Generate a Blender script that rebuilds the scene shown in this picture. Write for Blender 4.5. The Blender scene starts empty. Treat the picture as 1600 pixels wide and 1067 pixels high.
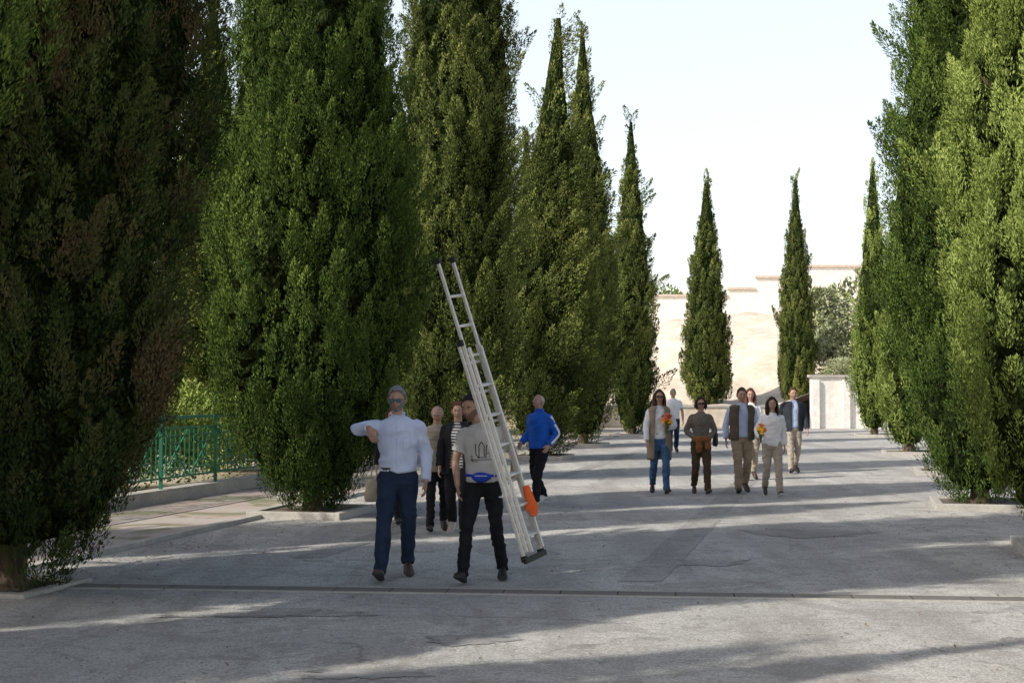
import bpy, math, random
import numpy as np
from mathutils import Vector, Matrix
from mathutils.bvhtree import BVHTree

scene = bpy.context.scene

# ------------------------------------------------------------------ materials
MATS = {}
def nt(mat):
    mat.use_nodes = True
    n = mat.node_tree
    n.nodes.clear()
    return n
def base_mat(name, rough=0.85):
    m = bpy.data.materials.new(name)
    n = nt(m)
    out = n.nodes.new('ShaderNodeOutputMaterial')
    b = n.nodes.new('ShaderNodeBsdfPrincipled')
    b.inputs['Roughness'].default_value = rough
    n.links.new(b.outputs[0], out.inputs[0])
    return m, n, b, out
def pos_node(n):
    g = n.nodes.new('ShaderNodeNewGeometry')
    return g.outputs['Position']
def obj_node(n):
    g = n.nodes.new('ShaderNodeTexCoord')
    return g.outputs['Object']
def noise(n, vec, scale, detail=4, rough=0.55, dist=0.0):
    t = n.nodes.new('ShaderNodeTexNoise')
    t.inputs['Scale'].default_value = scale
    t.inputs['Detail'].default_value = detail
    t.inputs['Roughness'].default_value = rough
    t.inputs['Distortion'].default_value = dist
    n.links.new(vec, t.inputs['Vector'])
    return t.outputs['Fac']
def ramp(n, fac, stops):
    r = n.nodes.new('ShaderNodeValToRGB')
    el = r.color_ramp.elements
    while len(el) > 1: el.remove(el[-1])
    el[0].position = stops[0][0]; c = stops[0][1]; el[0].color = (*c, 1)
    for p, c in stops[1:]:
        e = el.new(p); e.color = (*c, 1)
    n.links.new(fac, r.inputs[0])
    return r.outputs[0]
def mix(n, fac, a, b, mode='MIX'):
    m = n.nodes.new('ShaderNodeMix'); m.data_type = 'RGBA'; m.blend_type = mode
    if isinstance(fac, (int, float)): m.inputs[0].default_value = fac
    else: n.links.new(fac, m.inputs[0])
    for i, v in ((6, a), (7, b)):
        if isinstance(v, tuple): m.inputs[i].default_value = (*v, 1)
        else: n.links.new(v, m.inputs[i])
    return m.outputs[2]
def bump(n, h, strength, dist, b):
    bp = n.nodes.new('ShaderNodeBump')
    bp.inputs['Strength'].default_value = strength
    bp.inputs['Distance'].default_value = dist
    n.links.new(h, bp.inputs['Height'])
    n.links.new(bp.outputs[0], b.inputs['Normal'])
def g(v): return (v, v, v)

def cloth(name, col, var=0.25, rough=0.9, scale=9):
    if name in MATS: return MATS[name]
    m, n, b, o = base_mat(name, rough)
    v = obj_node(n)
    f = noise(n, v, scale, 3)
    c = ramp(n, f, [(0.3, tuple(x*(1-var) for x in col)), (0.7, tuple(min(1, x*(1+var*0.5)) for x in col))])
    n.links.new(c, b.inputs['Base Color'])
    bump(n, noise(n, v, 30, 3), 0.3, 0.01, b)
    b.inputs['Specular IOR Level'].default_value = 0.2
    MATS[name] = m
    return m
def plain(name, col, rough=0.6, metal=0.0, spec=0.4):
    if name in MATS: return MATS[name]
    m, n, b, o = base_mat(name, rough)
    v = obj_node(n)
    f = noise(n, v, 25, 3)
    c = ramp(n, f, [(0.3, tuple(x*0.88 for x in col)), (0.7, tuple(min(1, x*1.06) for x in col))])
    n.links.new(c, b.inputs['Base Color'])
    b.inputs['Metallic'].default_value = metal
    b.inputs['Specular IOR Level'].default_value = spec
    MATS[name] = m
    return m
def striped(name, c1, c2, freq):
    m, n, b, o = base_mat(name, 0.9)
    v = obj_node(n)
    s = n.nodes.new('ShaderNodeSeparateXYZ'); n.links.new(v, s.inputs[0])
    mu = n.nodes.new('ShaderNodeMath'); mu.operation = 'MULTIPLY'; mu.inputs[1].default_value = freq*2*math.pi
    n.links.new(s.outputs[2], mu.inputs[0])
    si = n.nodes.new('ShaderNodeMath'); si.operation = 'SINE'; n.links.new(mu.outputs[0], si.inputs[0])
    gt = n.nodes.new('ShaderNodeMath'); gt.operation = 'GREATER_THAN'; gt.inputs[1].default_value = 0.1
    n.links.new(si.outputs[0], gt.inputs[0])
    n.links.new(mix(n, gt.outputs[0], c1, c2), b.inputs['Base Color'])
    return m

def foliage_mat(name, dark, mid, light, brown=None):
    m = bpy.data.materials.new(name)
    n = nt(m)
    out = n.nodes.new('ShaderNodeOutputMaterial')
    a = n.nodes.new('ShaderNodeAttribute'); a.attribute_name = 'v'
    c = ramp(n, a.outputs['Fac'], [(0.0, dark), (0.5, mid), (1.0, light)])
    if brown:
        f = noise(n, pos_node(n), 1.1, 4, 0.6)
        f2 = ramp(n, f, [(0.50, g(0)), (0.64, g(1))])
        c = mix(n, f2, c, brown)
    d = n.nodes.new('ShaderNodeBsdfDiffuse'); n.links.new(c, d.inputs[0])
    n.links.new(d.outputs[0], out.inputs[0])
    return m
def bark_mat():
    m, n, b, o = base_mat('bark', 0.95)
    mp = n.nodes.new('ShaderNodeMapping'); mp.inputs['Scale'].default_value = (9, 9, 1.5)
    n.links.new(obj_node(n), mp.inputs[0])
    f = noise(n, mp.outputs[0], 3, 6)
    n.links.new(ramp(n, f, [(0.3, (.035, .022, .015)), (0.7, (.17, .12, .085))]), b.inputs['Base Color'])
    bump(n, f, 0.8, 0.03, b)
    return m
M_BARK = bark_mat()
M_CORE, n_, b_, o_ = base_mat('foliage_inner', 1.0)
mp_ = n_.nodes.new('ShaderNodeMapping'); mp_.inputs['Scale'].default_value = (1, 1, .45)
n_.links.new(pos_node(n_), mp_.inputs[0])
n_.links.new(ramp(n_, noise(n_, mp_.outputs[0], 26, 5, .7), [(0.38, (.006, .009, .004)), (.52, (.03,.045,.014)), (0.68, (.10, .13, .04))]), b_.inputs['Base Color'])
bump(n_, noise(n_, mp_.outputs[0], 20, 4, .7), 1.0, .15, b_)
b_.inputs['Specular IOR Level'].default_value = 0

M_F = {
 'green': foliage_mat('cypress_green', (.024,.045,.013), (.09,.14,.033), (.25,.32,.07)),
 'dark': foliage_mat('cypress_dark', (.020,.034,.013), (.07,.098,.029), (.18,.21,.062), brown=(.13,.095,.048)),
 'olive': foliage_mat('cypress_olive', (.034,.048,.016), (.14,.17,.048), (.36,.38,.115)),
 'lime': foliage_mat('cypress_lime', (.06,.09,.022), (.24,.31,.075), (.47,.54,.17)),
 'shrub': foliage_mat('shrub_leaves', (.12,.14,.07), (.30,.33,.18), (.54,.54,.36)),
}

# ------------------------------------------------------------------ mesh helpers
def link(ob, parent=None):
    scene.collection.objects.link(ob)
    if parent: ob.parent = parent
    return ob
def quad_mesh(name, V, Q, mats, midx=None, attr=None, smooth=None):
    me = bpy.data.meshes.new(name)
    V = np.asarray(V, dtype=np.float32); Q = np.asarray(Q, dtype=np.int32)
    me.vertices.add(len(V)); me.vertices.foreach_set('co', V.ravel())
    me.loops.add(Q.size); me.loops.foreach_set('vertex_index', Q.ravel())
    me.polygons.add(len(Q)); me.polygons.foreach_set('loop_start', np.arange(0, Q.size, 4, dtype=np.int32))
    for m in mats: me.materials.append(m)
    if midx is not None: me.polygons.foreach_set('material_index', np.asarray(midx, dtype=np.int32))
    if smooth is not None: me.polygons.foreach_set('use_smooth', np.asarray(smooth, dtype=bool))
    if attr is not None:
        a = me.attributes.new('v', 'FLOAT', 'FACE'); a.data.foreach_set('value', np.asarray(attr, dtype=np.float32))
    me.update(calc_edges=True)
    return me
def norm(a): return a/np.maximum(np.linalg.norm(a, axis=-1, keepdims=True), 1e-9)
def snoise(P, freq, seed, k=6):
    r = np.random.default_rng(seed)
    out = np.zeros(len(P))
    for i in range(k):
        d = r.normal(size=3); d /= np.linalg.norm(d)
        out += np.sin(P@(d*freq*(0.6+0.9*r.random())) + r.random()*6.28)
    return out/math.sqrt(k)

def tube(pts, rad, sides=14, ref=(1, 0, 0), sub=1):
    pts = np.asarray(pts, float); rad = np.asarray(rad, float)
    if rad.ndim == 1: rad = np.stack([rad, rad], 1)
    if sub > 1:
        N = len(pts); t = np.linspace(0, N-1, (N-1)*sub+1)
        P2 = []; R2 = []
        for tt in t:
            i = min(int(tt), N-2); u = tt-i
            p0, p1, p2, p3 = pts[max(i-1, 0)], pts[i], pts[i+1], pts[min(i+2, N-1)]
            P2.append(0.5*((2*p1)+(-p0+p2)*u+(2*p0-5*p1+4*p2-p3)*u*u+(-p0+3*p1-3*p2+p3)*u**3))
            R2.append(rad[i]*(1-u)+rad[i+1]*u)
        pts = np.array(P2); rad = np.array(R2)
    N = len(pts)
    T = norm(np.gradient(pts, axis=0))
    ref = np.array(ref, float)
    V = []
    for i in range(N):
        s = ref - T[i]*np.dot(ref, T[i])
        if np.linalg.norm(s) < 1e-3:
            s = np.cross(T[i], (0, 1, 0.1))
        s /= np.linalg.norm(s); o = np.cross(T[i], s)
        a = np.arange(sides)*2*math.pi/sides
        V.append(pts[i] + np.outer(np.cos(a), s)*rad[i, 0] + np.outer(np.sin(a), o)*rad[i, 1])
    V = np.concatenate(V)
    F = []
    for i in range(N-1):
        for j in range(sides):
            k = (j+1) % sides
            F.append((i*sides+j, i*sides+k, (i+1)*sides+k, (i+1)*sides+j))
    F.append(tuple(range(sides))[::-1]); F.append(tuple((N-1)*sides+j for j in range(sides)))
    return V, F
def combine(parts):
    V = []; F = []; o = 0
    for v, f in parts:
        V.append(np.asarray(v, float)); F += [tuple(i+o for i in q) for q in f]; o += len(v)
    return np.concatenate(V), F
def box(c, s, M=None):
    c = np.array(c, float); s = np.array(s, float)/2
    v = np.array([(x, y, z) for x in (-1, 1) for y in (-1, 1) for z in (-1, 1)])*s
    if M is not None: v = v@np.array(M).T
    return v+c, [(0, 1, 3, 2), (4, 6, 7, 5), (0, 4, 5, 1), (2, 3, 7, 6), (0, 2, 6, 4), (1, 5, 7, 3)]
def beam(p, q, w, h, ref=(0, 0, 1)):
    p = np.array(p, float); q = np.array(q, float)
    t = q-p; L = np.linalg.norm(t); t /= L
    r = np.array(ref, float); s = np.cross(t, r); s /= np.linalg.norm(s); u = np.cross(s, t)
    M = np.stack([s, t, u], 1)
    return box((p+q)/2, (w, L, h), M)
def mk(name, VF, mat, parent=None, smooth=False, bevel=0):
    V, F = VF
    me = bpy.data.meshes.new(name); me.from_pydata([tuple(v) for v in V], [], F)
    me.materials.append(mat); me.update()
    if smooth: me.polygons.foreach_set('use_smooth', [True]*len(me.polygons))
    ob = bpy.data.objects.new(name, me); link(ob, parent)
    if bevel:
        b = ob.modifiers.new('bevel', 'BEVEL'); b.width = bevel; b.segments = 2
    return ob
def empty(name, loc=(0, 0, 0), rz=0, sc=1):
    e = bpy.data.objects.new(name, None); e.location = loc; e.rotation_euler = (0, 0, rz); e.scale = (sc,)*3
    e.empty_display_size = 0.2
    link(e); return e
def remesh(VF, voxel, it=3, fac=0.5):
    V, F = VF
    me = bpy.data.meshes.new('tmp'); me.from_pydata([tuple(v) for v in V], [], F)
    ob = bpy.data.objects.new('tmp', me); scene.collection.objects.link(ob)
    r = ob.modifiers.new('r', 'REMESH'); r.mode = 'VOXEL'; r.voxel_size = voxel
    if it:
        s = ob.modifiers.new('s', 'SMOOTH'); s.factor = fac; s.iterations = it
    dg = bpy.context.evaluated_depsgraph_get()
    new = bpy.data.meshes.new_from_object(ob.evaluated_get(dg))
    bpy.data.objects.remove(ob); bpy.data.meshes.remove(me)
    return new
def finish(me, name, mat, parent, wrinkle=0, wfreq=30, seed=0, fn=None):
    n = len(me.vertices); co = np.zeros(n*3); me.vertices.foreach_get('co', co); co = co.reshape(-1, 3)
    if wrinkle or fn:
        no = np.zeros(n*3); me.vertices.foreach_get('normal', no); no = no.reshape(-1, 3)
        d = np.zeros(n)
        if wrinkle:
            q = co*np.array([1, 1, 1.6])
            w = snoise(q, wfreq, seed); w2 = snoise(q+0.05*w[:, None], wfreq*2.1, seed+1)
            d = wrinkle*((1-np.abs(w))*0.9 + 0.4*w2 - 0.4)
        if fn is not None: d = d+fn(co)
        co = co+no*d[:, None]
        me.vertices.foreach_set('co', co.ravel())
    me.materials.clear(); me.materials.append(mat)
    me.polygons.foreach_set('use_smooth', [True]*len(me.polygons)); me.update()
    ob = bpy.data.objects.new(name, me); me.name = name
    link(ob, parent); return ob

# ------------------------------------------------------------------ trees
def leafq(P, D, O, L, W):
    S = norm(np.cross(D, O))
    L = L[:, None]; W = W[:, None]
    return np.stack([P, P+D*L*.45+S*W*.5, P+D*L, P+D*L*.45-S*W*.5], 1).reshape(-1, 3)

def cypress_mesh(name, H, R, prof, zb=0.4, seed=1, mat='green', dens=9.0, per=95, leaf=(.085, .03),
                 lean=(0, 0), wild=0.25, bias=(0, 0, 0), plume=(.38, .85), trunk=.13):
    r = np.random.default_rng(seed)
    hp = np.array([p[0] for p in prof]); rp = np.array([p[1] for p in prof])
    hs = np.linspace(0, 1, 200); w = np.interp(hs, hp, rp)+0.05; cdf = np.cumsum(w); cdf /= cdf[-1]
    area = 2*math.pi*R*(H-zb)*w.mean()
    NP = int(area*dens)
    h = np.interp(r.random(NP), cdf, hs); th = r.random(NP)*2*math.pi
    out = np.stack([np.cos(th), np.sin(th), np.zeros(NP)], 1)
    lump = 1+0.08*np.sin(th*2+h*9+seed)+0.07*np.sin(th*5-h*14+seed*2)+0.05*np.sin(th*3+h*31+seed)
    Rr = R*np.interp(h, hp, rp)*lump
    PL = r.uniform(plume[0], plume[1], NP)*(0.55+0.45*np.minimum(1, Rr/R+0.15))
    PW = PL*r.uniform(.19, .30, NP)
    outl = (r.random(NP) < 0.22*wild)
    rad = np.maximum(Rr-PW*0.8, 0.02)*(1-0.20*r.random(NP)**2)
    z = zb+h*(H-zb)
    leanv = np.stack([lean[0]*h**1.5, lean[1]*h**1.5, np.zeros(NP)], 1)
    base = out*rad[:, None]+leanv; base[:, 2] = z-PL*0.5
    ax = norm(np.array([0, 0, 1.0])+out*(0.14+.6*wild*r.random(NP)+0.9*outl*min(wild*2, .8))[:, None]+r.normal(size=(NP, 3))*0.11+np.array(bias))
    PL = PL*(1+0.45*outl)
    base[:, 2] = np.maximum(base[:, 2], max(zb-0.25, .03))
    cnt = np.maximum(24, (per*(PL/np.mean(PL))**1.6).astype(int))
    idx = np.repeat(np.arange(NP), cnt); n = len(idx)
    s = r.random(n)**0.85
    a = ax[idx]
    rv = r.normal(size=(n, 3)); perp = norm(rv-a*np.sum(rv*a, 1)[:, None])
    twig = np.floor(r.random(n)*7)
    tv = r.normal(size=(NP, 7, 3))[idx, twig.astype(int)]
    perp = norm(perp*0.6+norm(tv-a*np.sum(tv*a, 1)[:, None])*0.9)
    wprof = np.sin(np.pi*np.clip(s, 0, 1)**0.65)*0.9+0.10
    q = np.sqrt(r.random(n))*0.7+0.3
    P = base[idx]+a*(s*PL[idx])[:, None]+perp*(PW[idx]*wprof*q)[:, None]
    D = norm(a*(1.0)+perp*r.uniform(.15, .75, n)[:, None]+r.normal(size=(n, 3))*0.22)
    O = norm(perp*0.7+out[idx]*0.55+r.normal(size=(n, 3))*0.38)
    L = leaf[0]*r.uniform(.6, 1.35, n); W = leaf[1]*r.uniform(.6, 1.3, n)
    LV = leafq(P, D, O, L, W)
    pv = r.random(NP)
    big = snoise(base, 1.6, seed+5)*0.12
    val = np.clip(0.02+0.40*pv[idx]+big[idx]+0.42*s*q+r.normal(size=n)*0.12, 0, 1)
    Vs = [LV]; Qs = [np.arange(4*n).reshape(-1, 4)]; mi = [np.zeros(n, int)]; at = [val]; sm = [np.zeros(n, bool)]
    off = 4*n
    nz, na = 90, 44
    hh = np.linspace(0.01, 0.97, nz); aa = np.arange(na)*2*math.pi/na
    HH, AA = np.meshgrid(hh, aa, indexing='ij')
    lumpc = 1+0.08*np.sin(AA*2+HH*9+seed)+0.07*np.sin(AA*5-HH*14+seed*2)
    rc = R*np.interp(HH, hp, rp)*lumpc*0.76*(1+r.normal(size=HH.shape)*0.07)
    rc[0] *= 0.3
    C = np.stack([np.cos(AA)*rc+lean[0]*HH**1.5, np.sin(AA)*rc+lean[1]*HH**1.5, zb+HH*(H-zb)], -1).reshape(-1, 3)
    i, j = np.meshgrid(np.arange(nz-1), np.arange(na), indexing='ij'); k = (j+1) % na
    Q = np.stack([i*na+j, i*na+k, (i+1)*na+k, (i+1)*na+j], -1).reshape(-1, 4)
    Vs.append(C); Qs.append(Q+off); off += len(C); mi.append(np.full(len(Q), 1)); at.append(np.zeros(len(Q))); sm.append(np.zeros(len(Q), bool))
    def addtube(pts, rad, sides=10):
        nonlocal off
        V, F = tube(pts, rad, sides)
        F = np.array([f for f in F if len(f) == 4])
        Vs.append(V); Qs.append(F+off); off += len(V)
        mi.append(np.full(len(F), 2)); at.append(np.zeros(len(F))); sm.append(np.ones(len(F), bool))
    addtube([(0.02, 0, -0.1), (0, 0, 0.06), (0.02, 0.01, zb+.3), (lean[0]*.3, lean[1]*.3, H*.5), (lean[0]*.9, lean[1]*.9, H*.95)],
            [trunk*1.5, trunk*1.15, trunk, trunk*.6, .02], 12)
    for b in range(14):
        t = r.random()*6.28; hb = zb+0.1+b*(H-zb)*0.05
        rr = R*np.interp((hb-zb)/(H-zb), hp, rp)
        addtube([(0, 0, hb-.25), (math.cos(t)*rr*.4, math.sin(t)*rr*.4, hb+.05), (math.cos(t)*rr*.8, math.sin(t)*rr*.8, hb+.6)], [.05, .035, .015], 6)
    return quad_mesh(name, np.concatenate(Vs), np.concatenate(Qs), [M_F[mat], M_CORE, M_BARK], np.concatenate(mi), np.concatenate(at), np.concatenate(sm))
def put_tree(me, x, y, z=0, rz=0, sc=(1, 1, 1), name='cypress_tree'):
    ob = bpy.data.objects.new(name, me); ob.location = (x, y, z); ob.rotation_euler = (0, 0, rz); ob.scale = sc
    return link(ob)

FAT = [(0,.30),(.04,.60),(.12,.88),(.25,.98),(.42,1.0),(.6,.82),(.8,.5),(.93,.22),(1,.03)]
SLIM = [(0,.30),(.05,.62),(.15,.9),(.28,1.0),(.45,.85),(.62,.58),(.8,.30),(.93,.12),(1,.02)]
mA = cypress_mesh('cypress_a', 12, 1.66, [(0,.40),(.04,.66),(.12,.9),(.25,1.0),(.45,.95),(.6,.8),(.8,.5),(1,.03)], .28, 3, 'dark', 15, 260, (.046,.0155), lean=(.55,0), wild=.3, plume=(.3,.7))
mL = cypress_mesh('cypress_l', 11, 1.35, [(0,.12),(.06,.55),(.2,.98),(.42,1.0),(.6,.85),(.8,.5),(1,.03)], 2.3, 11, 'green', 14, 200, (.045,.015), wild=.2, plume=(.3,.7))
mC = cypress_mesh('cypress_c', 11.5, 1.42, FAT, .22, 5, 'green', 19, 230, (.05,.0165), wild=.1, plume=(.3,.75))
mD = cypress_mesh('cypress_d', 14, 1.25, FAT, .3, 8, 'olive', 12, 190, (.055,.021), wild=.3)
mE = cypress_mesh('cypress_e', 11.2, 1.1, SLIM, .2, 9, 'olive', 11, 170, (.07,.026), wild=.8, lean=(.45,0), bias=(.40,-.05,0), plume=(.45,1.25))
mF = cypress_mesh('cypress_f', 12.6, 1.1, SLIM, .2, 15, 'olive', 11, 150, (.075,.028), wild=.25)
mG = cypress_mesh('cypress_g', 11.4, .92, SLIM, .2, 21, 'olive', 10, 130, (.085,.032), wild=.35)
mR1 = cypress_mesh('cypress_r1', 11, 1.36, FAT, .12, 31, 'lime', 20, 240, (.046,.015), wild=.1, plume=(.3,.7))
mR2 = cypress_mesh('cypress_r2', 12.5, 1.26, FAT, .12, 36, 'green', 14, 190, (.054,.019), wild=.3)
mR4 = cypress_mesh('cypress_r4', 8.9, .85, SLIM, .15, 41, 'lime', 10, 120, (.08,.03), wild=.2)
mT = cypress_mesh('cypress_t', 10.6, 1.15, [(0,.55),(.06,.85),(.2,1.0),(.4,.85),(.6,.6),(.8,.3),(.93,.12),(1,.02)], .15, 45, 'olive', 9, 120, (.10,.038), wild=.12)

put_tree(mA, -4.5, 12.8)
put_tree(mC, -2.8, 20.0)
put_tree(mD, -1.05, 27.5)
put_tree(mE, .73, 35)
put_tree(mF, 2.1, 42)
put_tree(mG, 4.2, 50)
put_tree(mL, -4.75, 9.7)
# right row
put_tree(mR1, 6.2, 15.5)
put_tree(mR2, 6.95, 21.2)
put_tree(mF, 8.9, 29, rz=2, sc=(.75,.75,.8))
put_tree(mR4, 10.3, 37)
put_tree(mR4, 12.6, 49.5, rz=1.3, sc=(.9,.9,1.1))
put_tree(mR1, 5.2, 7.6, rz=2)
# far pair
put_tree(mT, 8.9, 65, .8)
put_tree(mT, 13.0, 65, .9, rz=2.2, sc=(.78,.78,1.0))
# row continuing behind the camera and the second row beyond the railing
put_tree(mG, -6.3, 4.7, rz=2, sc=(.75,.75,.78))
put_tree(mR1, -8.4, 6.6, rz=1, sc=(1,1,.80))  # extra unseen tree between the rows, added to shade the near-left road
put_tree(mD, -7.9, -2.2, rz=1)
put_tree(mF, -6.35, 30, rz=.6, sc=(1.25,1.25,.8))
put_tree(mC, -8.3, 23.0, rz=3, sc=(1,1,.68))
put_tree(mD, -9.8, 13.4, rz=2.4)
put_tree(mC, -13.4, 6.6, rz=1.2)
put_tree(mD, -14.1, 1.2, rz=.4)
put_tree(mF, -4.6, 37.3, rz=4, sc=(1.1,1.1,.7))
put_tree(mD, -2.9, 44.6, rz=5, sc=(1,1,.85))
put_tree(mD, -1.0, 52, rz=2.2)
put_tree(mF, .6, 59, rz=1.2)

def shrub_mesh(name, size, n, seed, mat='shrub', leaf=(.12, .06), holes=.3, blobs=14):
    r = np.random.default_rng(seed)
    c = r.uniform(-1, 1, (blobs, 3))*np.array(size)*.62; c[:, 2] = np.abs(c[:, 2])*1.3+size[2]*.2
    br = r.uniform(.25, .5, blobs)*min(size[0], size[2])
    idx = r.integers(0, blobs, n)
    d = norm(r.normal(size=(n, 3)))
    P = c[idx]+d*(br[idx]*(0.55+0.5*r.random(n)**.6))[:, None]
    keep = (snoise(P, 4/min(size), seed+3) > -1.2+holes) & (P[:, 2] > 0.02); P = P[keep]; d = d[keep]; idx = idx[keep]; n = len(P)
    D = norm(d+r.normal(size=(n, 3))*.6+np.array([0, 0, .4]))
    O = norm(d+r.normal(size=(n, 3))*.5)
    LV = leafq(P, D, O, leaf[0]*r.uniform(.6, 1.4, n), leaf[1]*r.uniform(.6, 1.4, n))
    v = np.clip(.3+.35*r.random(blobs)[idx]+r.normal(size=n)*.18+.1*d[:, 2], 0, 1)
    Vs = [LV]; Qs = [np.arange(4*n).reshape(-1, 4)]; mi = [np.zeros(n, int)]; at = [v]; off = 4*n
    for k in range(blobs):
        V, F = tube([(c[k][0]*.15, c[k][1]*.15, -.1), (c[k]*.5), (c[k])], [.05*size[2]/2, .03, .012], 6)
        F = np.array([f for f in F if len(f) == 4]); Vs.append(V); Qs.append(F+off); off += len(V)
        mi.append(np.full(len(F), 1)); at.append(np.zeros(len(F)))
    return quad_mesh(name, np.concatenate(Vs), np.concatenate(Qs), [M_F[mat], M_BARK], np.concatenate(mi), np.concatenate(at))

# ------------------------------------------------------------------ ground
def ground_mat():
    m, n, b, o = base_mat('dusty_ground', .95)
    p = pos_node(n)
    c = ramp(n, noise(n, p, .5, 6), [(.3, (.32,.26,.18)), (.7, (.50,.43,.33))])
    c = mix(n, ramp(n, noise(n, p, 9, 5), [(.45, g(0)), (.6, g(.6))]), c, (.20,.16,.11))
    n.links.new(c, b.inputs['Base Color']); bump(n, noise(n, p, 14, 6), .6, .03, b)
    return m
def asphalt_mat(name='worn_asphalt', k=1.0):
    m, n, b, o = base_mat(name, .9)
    p = pos_node(n)
    def c3(*a): return tuple(x*k for x in a)
    c = ramp(n, noise(n, p, .45, 5, .6, .4), [(.3, c3(.43,.415,.40)), (.5, c3(.55,.53,.495)), (.72, c3(.66,.63,.58))])
    mp = n.nodes.new('ShaderNodeMapping'); mp.inputs['Rotation'].default_value = (0,0,.232); mp.inputs['Scale'].default_value = (1.2,.12,1)
    n.links.new(p, mp.inputs[0])
    c = mix(n, ramp(n, noise(n, mp.outputs[0], 1.0, 5, .6), [(.46, g(0)), (.60, g(.7))]), c, c3(.33,.31,.285))
    c = mix(n, ramp(n, noise(n, p, 1.1, 8, .75, 1.2), [(.50, g(0)), (.57, g(.65))]), c, c3(.32,.30,.275))
    c = mix(n, ramp(n, noise(n, p, 6, 5, .7, .5), [(.54, g(0)), (.64, g(.6))]), c, c3(.25,.235,.215))
    c = mix(n, ramp(n, noise(n, p, 50, 3, .7), [(.38, g(.8)), (.58, g(0))]), c, c3(.22,.21,.195))
    c = mix(n, ramp(n, noise(n, p, 18, 4, .7), [(.58, g(0)), (.70, g(.65))]), c, c3(.72,.69,.63))
    nz = n.nodes.new('ShaderNodeTexNoise'); nz.inputs['Scale'].default_value = 1.5; nz.inputs['Detail'].default_value = 5
    n.links.new(p, nz.inputs['Vector'])
    va = n.nodes.new('ShaderNodeVectorMath'); va.operation = 'MULTIPLY_ADD'; va.inputs[1].default_value = (1.1, 1.1, 0)
    n.links.new(nz.outputs['Color'], va.inputs[0]); n.links.new(p, va.inputs[2])
    vo = n.nodes.new('ShaderNodeTexVoronoi'); vo.feature = 'DISTANCE_TO_EDGE'; vo.inputs['Scale'].default_value = .33
    n.links.new(va.outputs[0], vo.inputs['Vector'])
    cr = ramp(n, vo.outputs['Distance'], [(0, g(.7)), (.008, g(0))])
    msk = ramp(n, noise(n, p, .7, 3), [(.46, g(0)), (.56, g(1))])
    c = mix(n, mix(n, 1.0, cr, msk, 'MULTIPLY'), c, (.17,.16,.15))
    n.links.new(c, b.inputs['Base Color'])
    bump(n, noise(n, p, 70, 4, .7), .7, .016, b)
    b.inputs['Specular IOR Level'].default_value = .3
    return m
def paver_mat():
    m, n, b, o = base_mat('red_pavers', .9)
    p = pos_node(n)
    br = n.nodes.new('ShaderNodeTexBrick'); br.inputs['Scale'].default_value = 5
    br.inputs['Color1'].default_value = (.40,.25,.21,1); br.inputs['Color2'].default_value = (.43,.33,.29,1); br.inputs['Mortar'].default_value = (.28,.25,.22,1)
    br.inputs['Mortar Size'].default_value = .03
    n.links.new(p, br.inputs['Vector'])
    c = mix(n, ramp(n, noise(n, p, 1.2, 5), [(.40, g(.1)), (.60, g(.85))]), br.outputs[0], (.40,.37,.33))
    c = mix(n, ramp(n, noise(n, p, .9, 4, .6, 1), [(.52, g(0)), (.60, g(.75))]), c, (.13,.15,.06))
    n.links.new(c, b.inputs['Base Color']); bump(n, noise(n, p, 40, 4), .5, .01, b)
    return m
def stone_mat(name, a, bb, sc=3):
    m, n, b, o = base_mat(name, .9)
    p = pos_node(n)
    c = ramp(n, noise(n, p, sc, 6, .6), [(.3, a), (.7, bb)])
    c = mix(n, ramp(n, noise(n, p, sc*9, 4, .7), [(.4, g(.35)), (.6, g(0))]), c, tuple(x*.6 for x in a))
    n.links.new(c, b.inputs['Base Color']); bump(n, noise(n, p, 45, 4), .5, .012, b)
    return m
M_G = ground_mat(); M_A = asphalt_mat(); M_P = paver_mat(); M_TRENCH = asphalt_mat('asphalt_repair', .80)
M_K = stone_mat('kerb_concrete', (.36,.34,.31), (.50,.47,.42))
M_WALL = stone_mat('plaster_wall', (.78,.73,.66), (.86,.82,.76), .6)
M_HILL = stone_mat('dry_earth', (.50,.41,.31), (.74,.66,.56), .35)
M_SOIL = stone_mat('planter_soil', (.07,.055,.04), (.19,.15,.11), 5)
M_TILE = stone_mat('terracotta_coping', (.52,.42,.34), (.64,.54,.45), 4)
M_PATCH = stone_mat('tar_patch', (.22,.21,.20), (.38,.365,.345), 6)
M_LEAFLIT = stone_mat('needle_litter', (.12,.08,.05), (.26,.19,.12), 9)

def sheet(name, pts, z, mat):
    return mk(name, (np.array([(x, y, z) for x, y in pts]), [tuple(range(len(pts)))]), mat)
sheet('ground', [(-900,-300),(900,-300),(900,1500),(-900,1500)], -.012, M_G)
S = .236
def lx(d, o): return o+S*(d-13.9)
sheet('road', [(lx(-12,-4.7),-12),(lx(-12,4.7+1.9),-12),(lx(59.5,6.2),59.5),(lx(59.5,-4.7),59.5)], -.004, M_A)
sheet('cross_road', [(-14,-12.0),(lx(-12,-4.705),-12),(lx(12.3,-4.705),12.3),(-14,10.5)], -.004, M_A)
def rough_strip(name, o, w, d1, d2, seed, z=.0005):
    r = np.random.default_rng(seed); dd = np.arange(d1, d2, .25)
    L = [(lx(d, o-w/2+r.normal()*.012), d, z) for d in dd]; R_ = [(lx(d, o+w/2+r.normal()*.012), d, z) for d in dd]
    V = np.array(L+R_); k = len(dd)
    mk(name, (V, [(i, k+i, k+i+1, i+1) for i in range(k-1)]), M_TRENCH)
rough_strip('road_repair_strip', 1.35, .42, 13.2, 47, 1)
rough_strip('road_repair_strip', -2.4, .30, 15, 40, 2)
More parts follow.
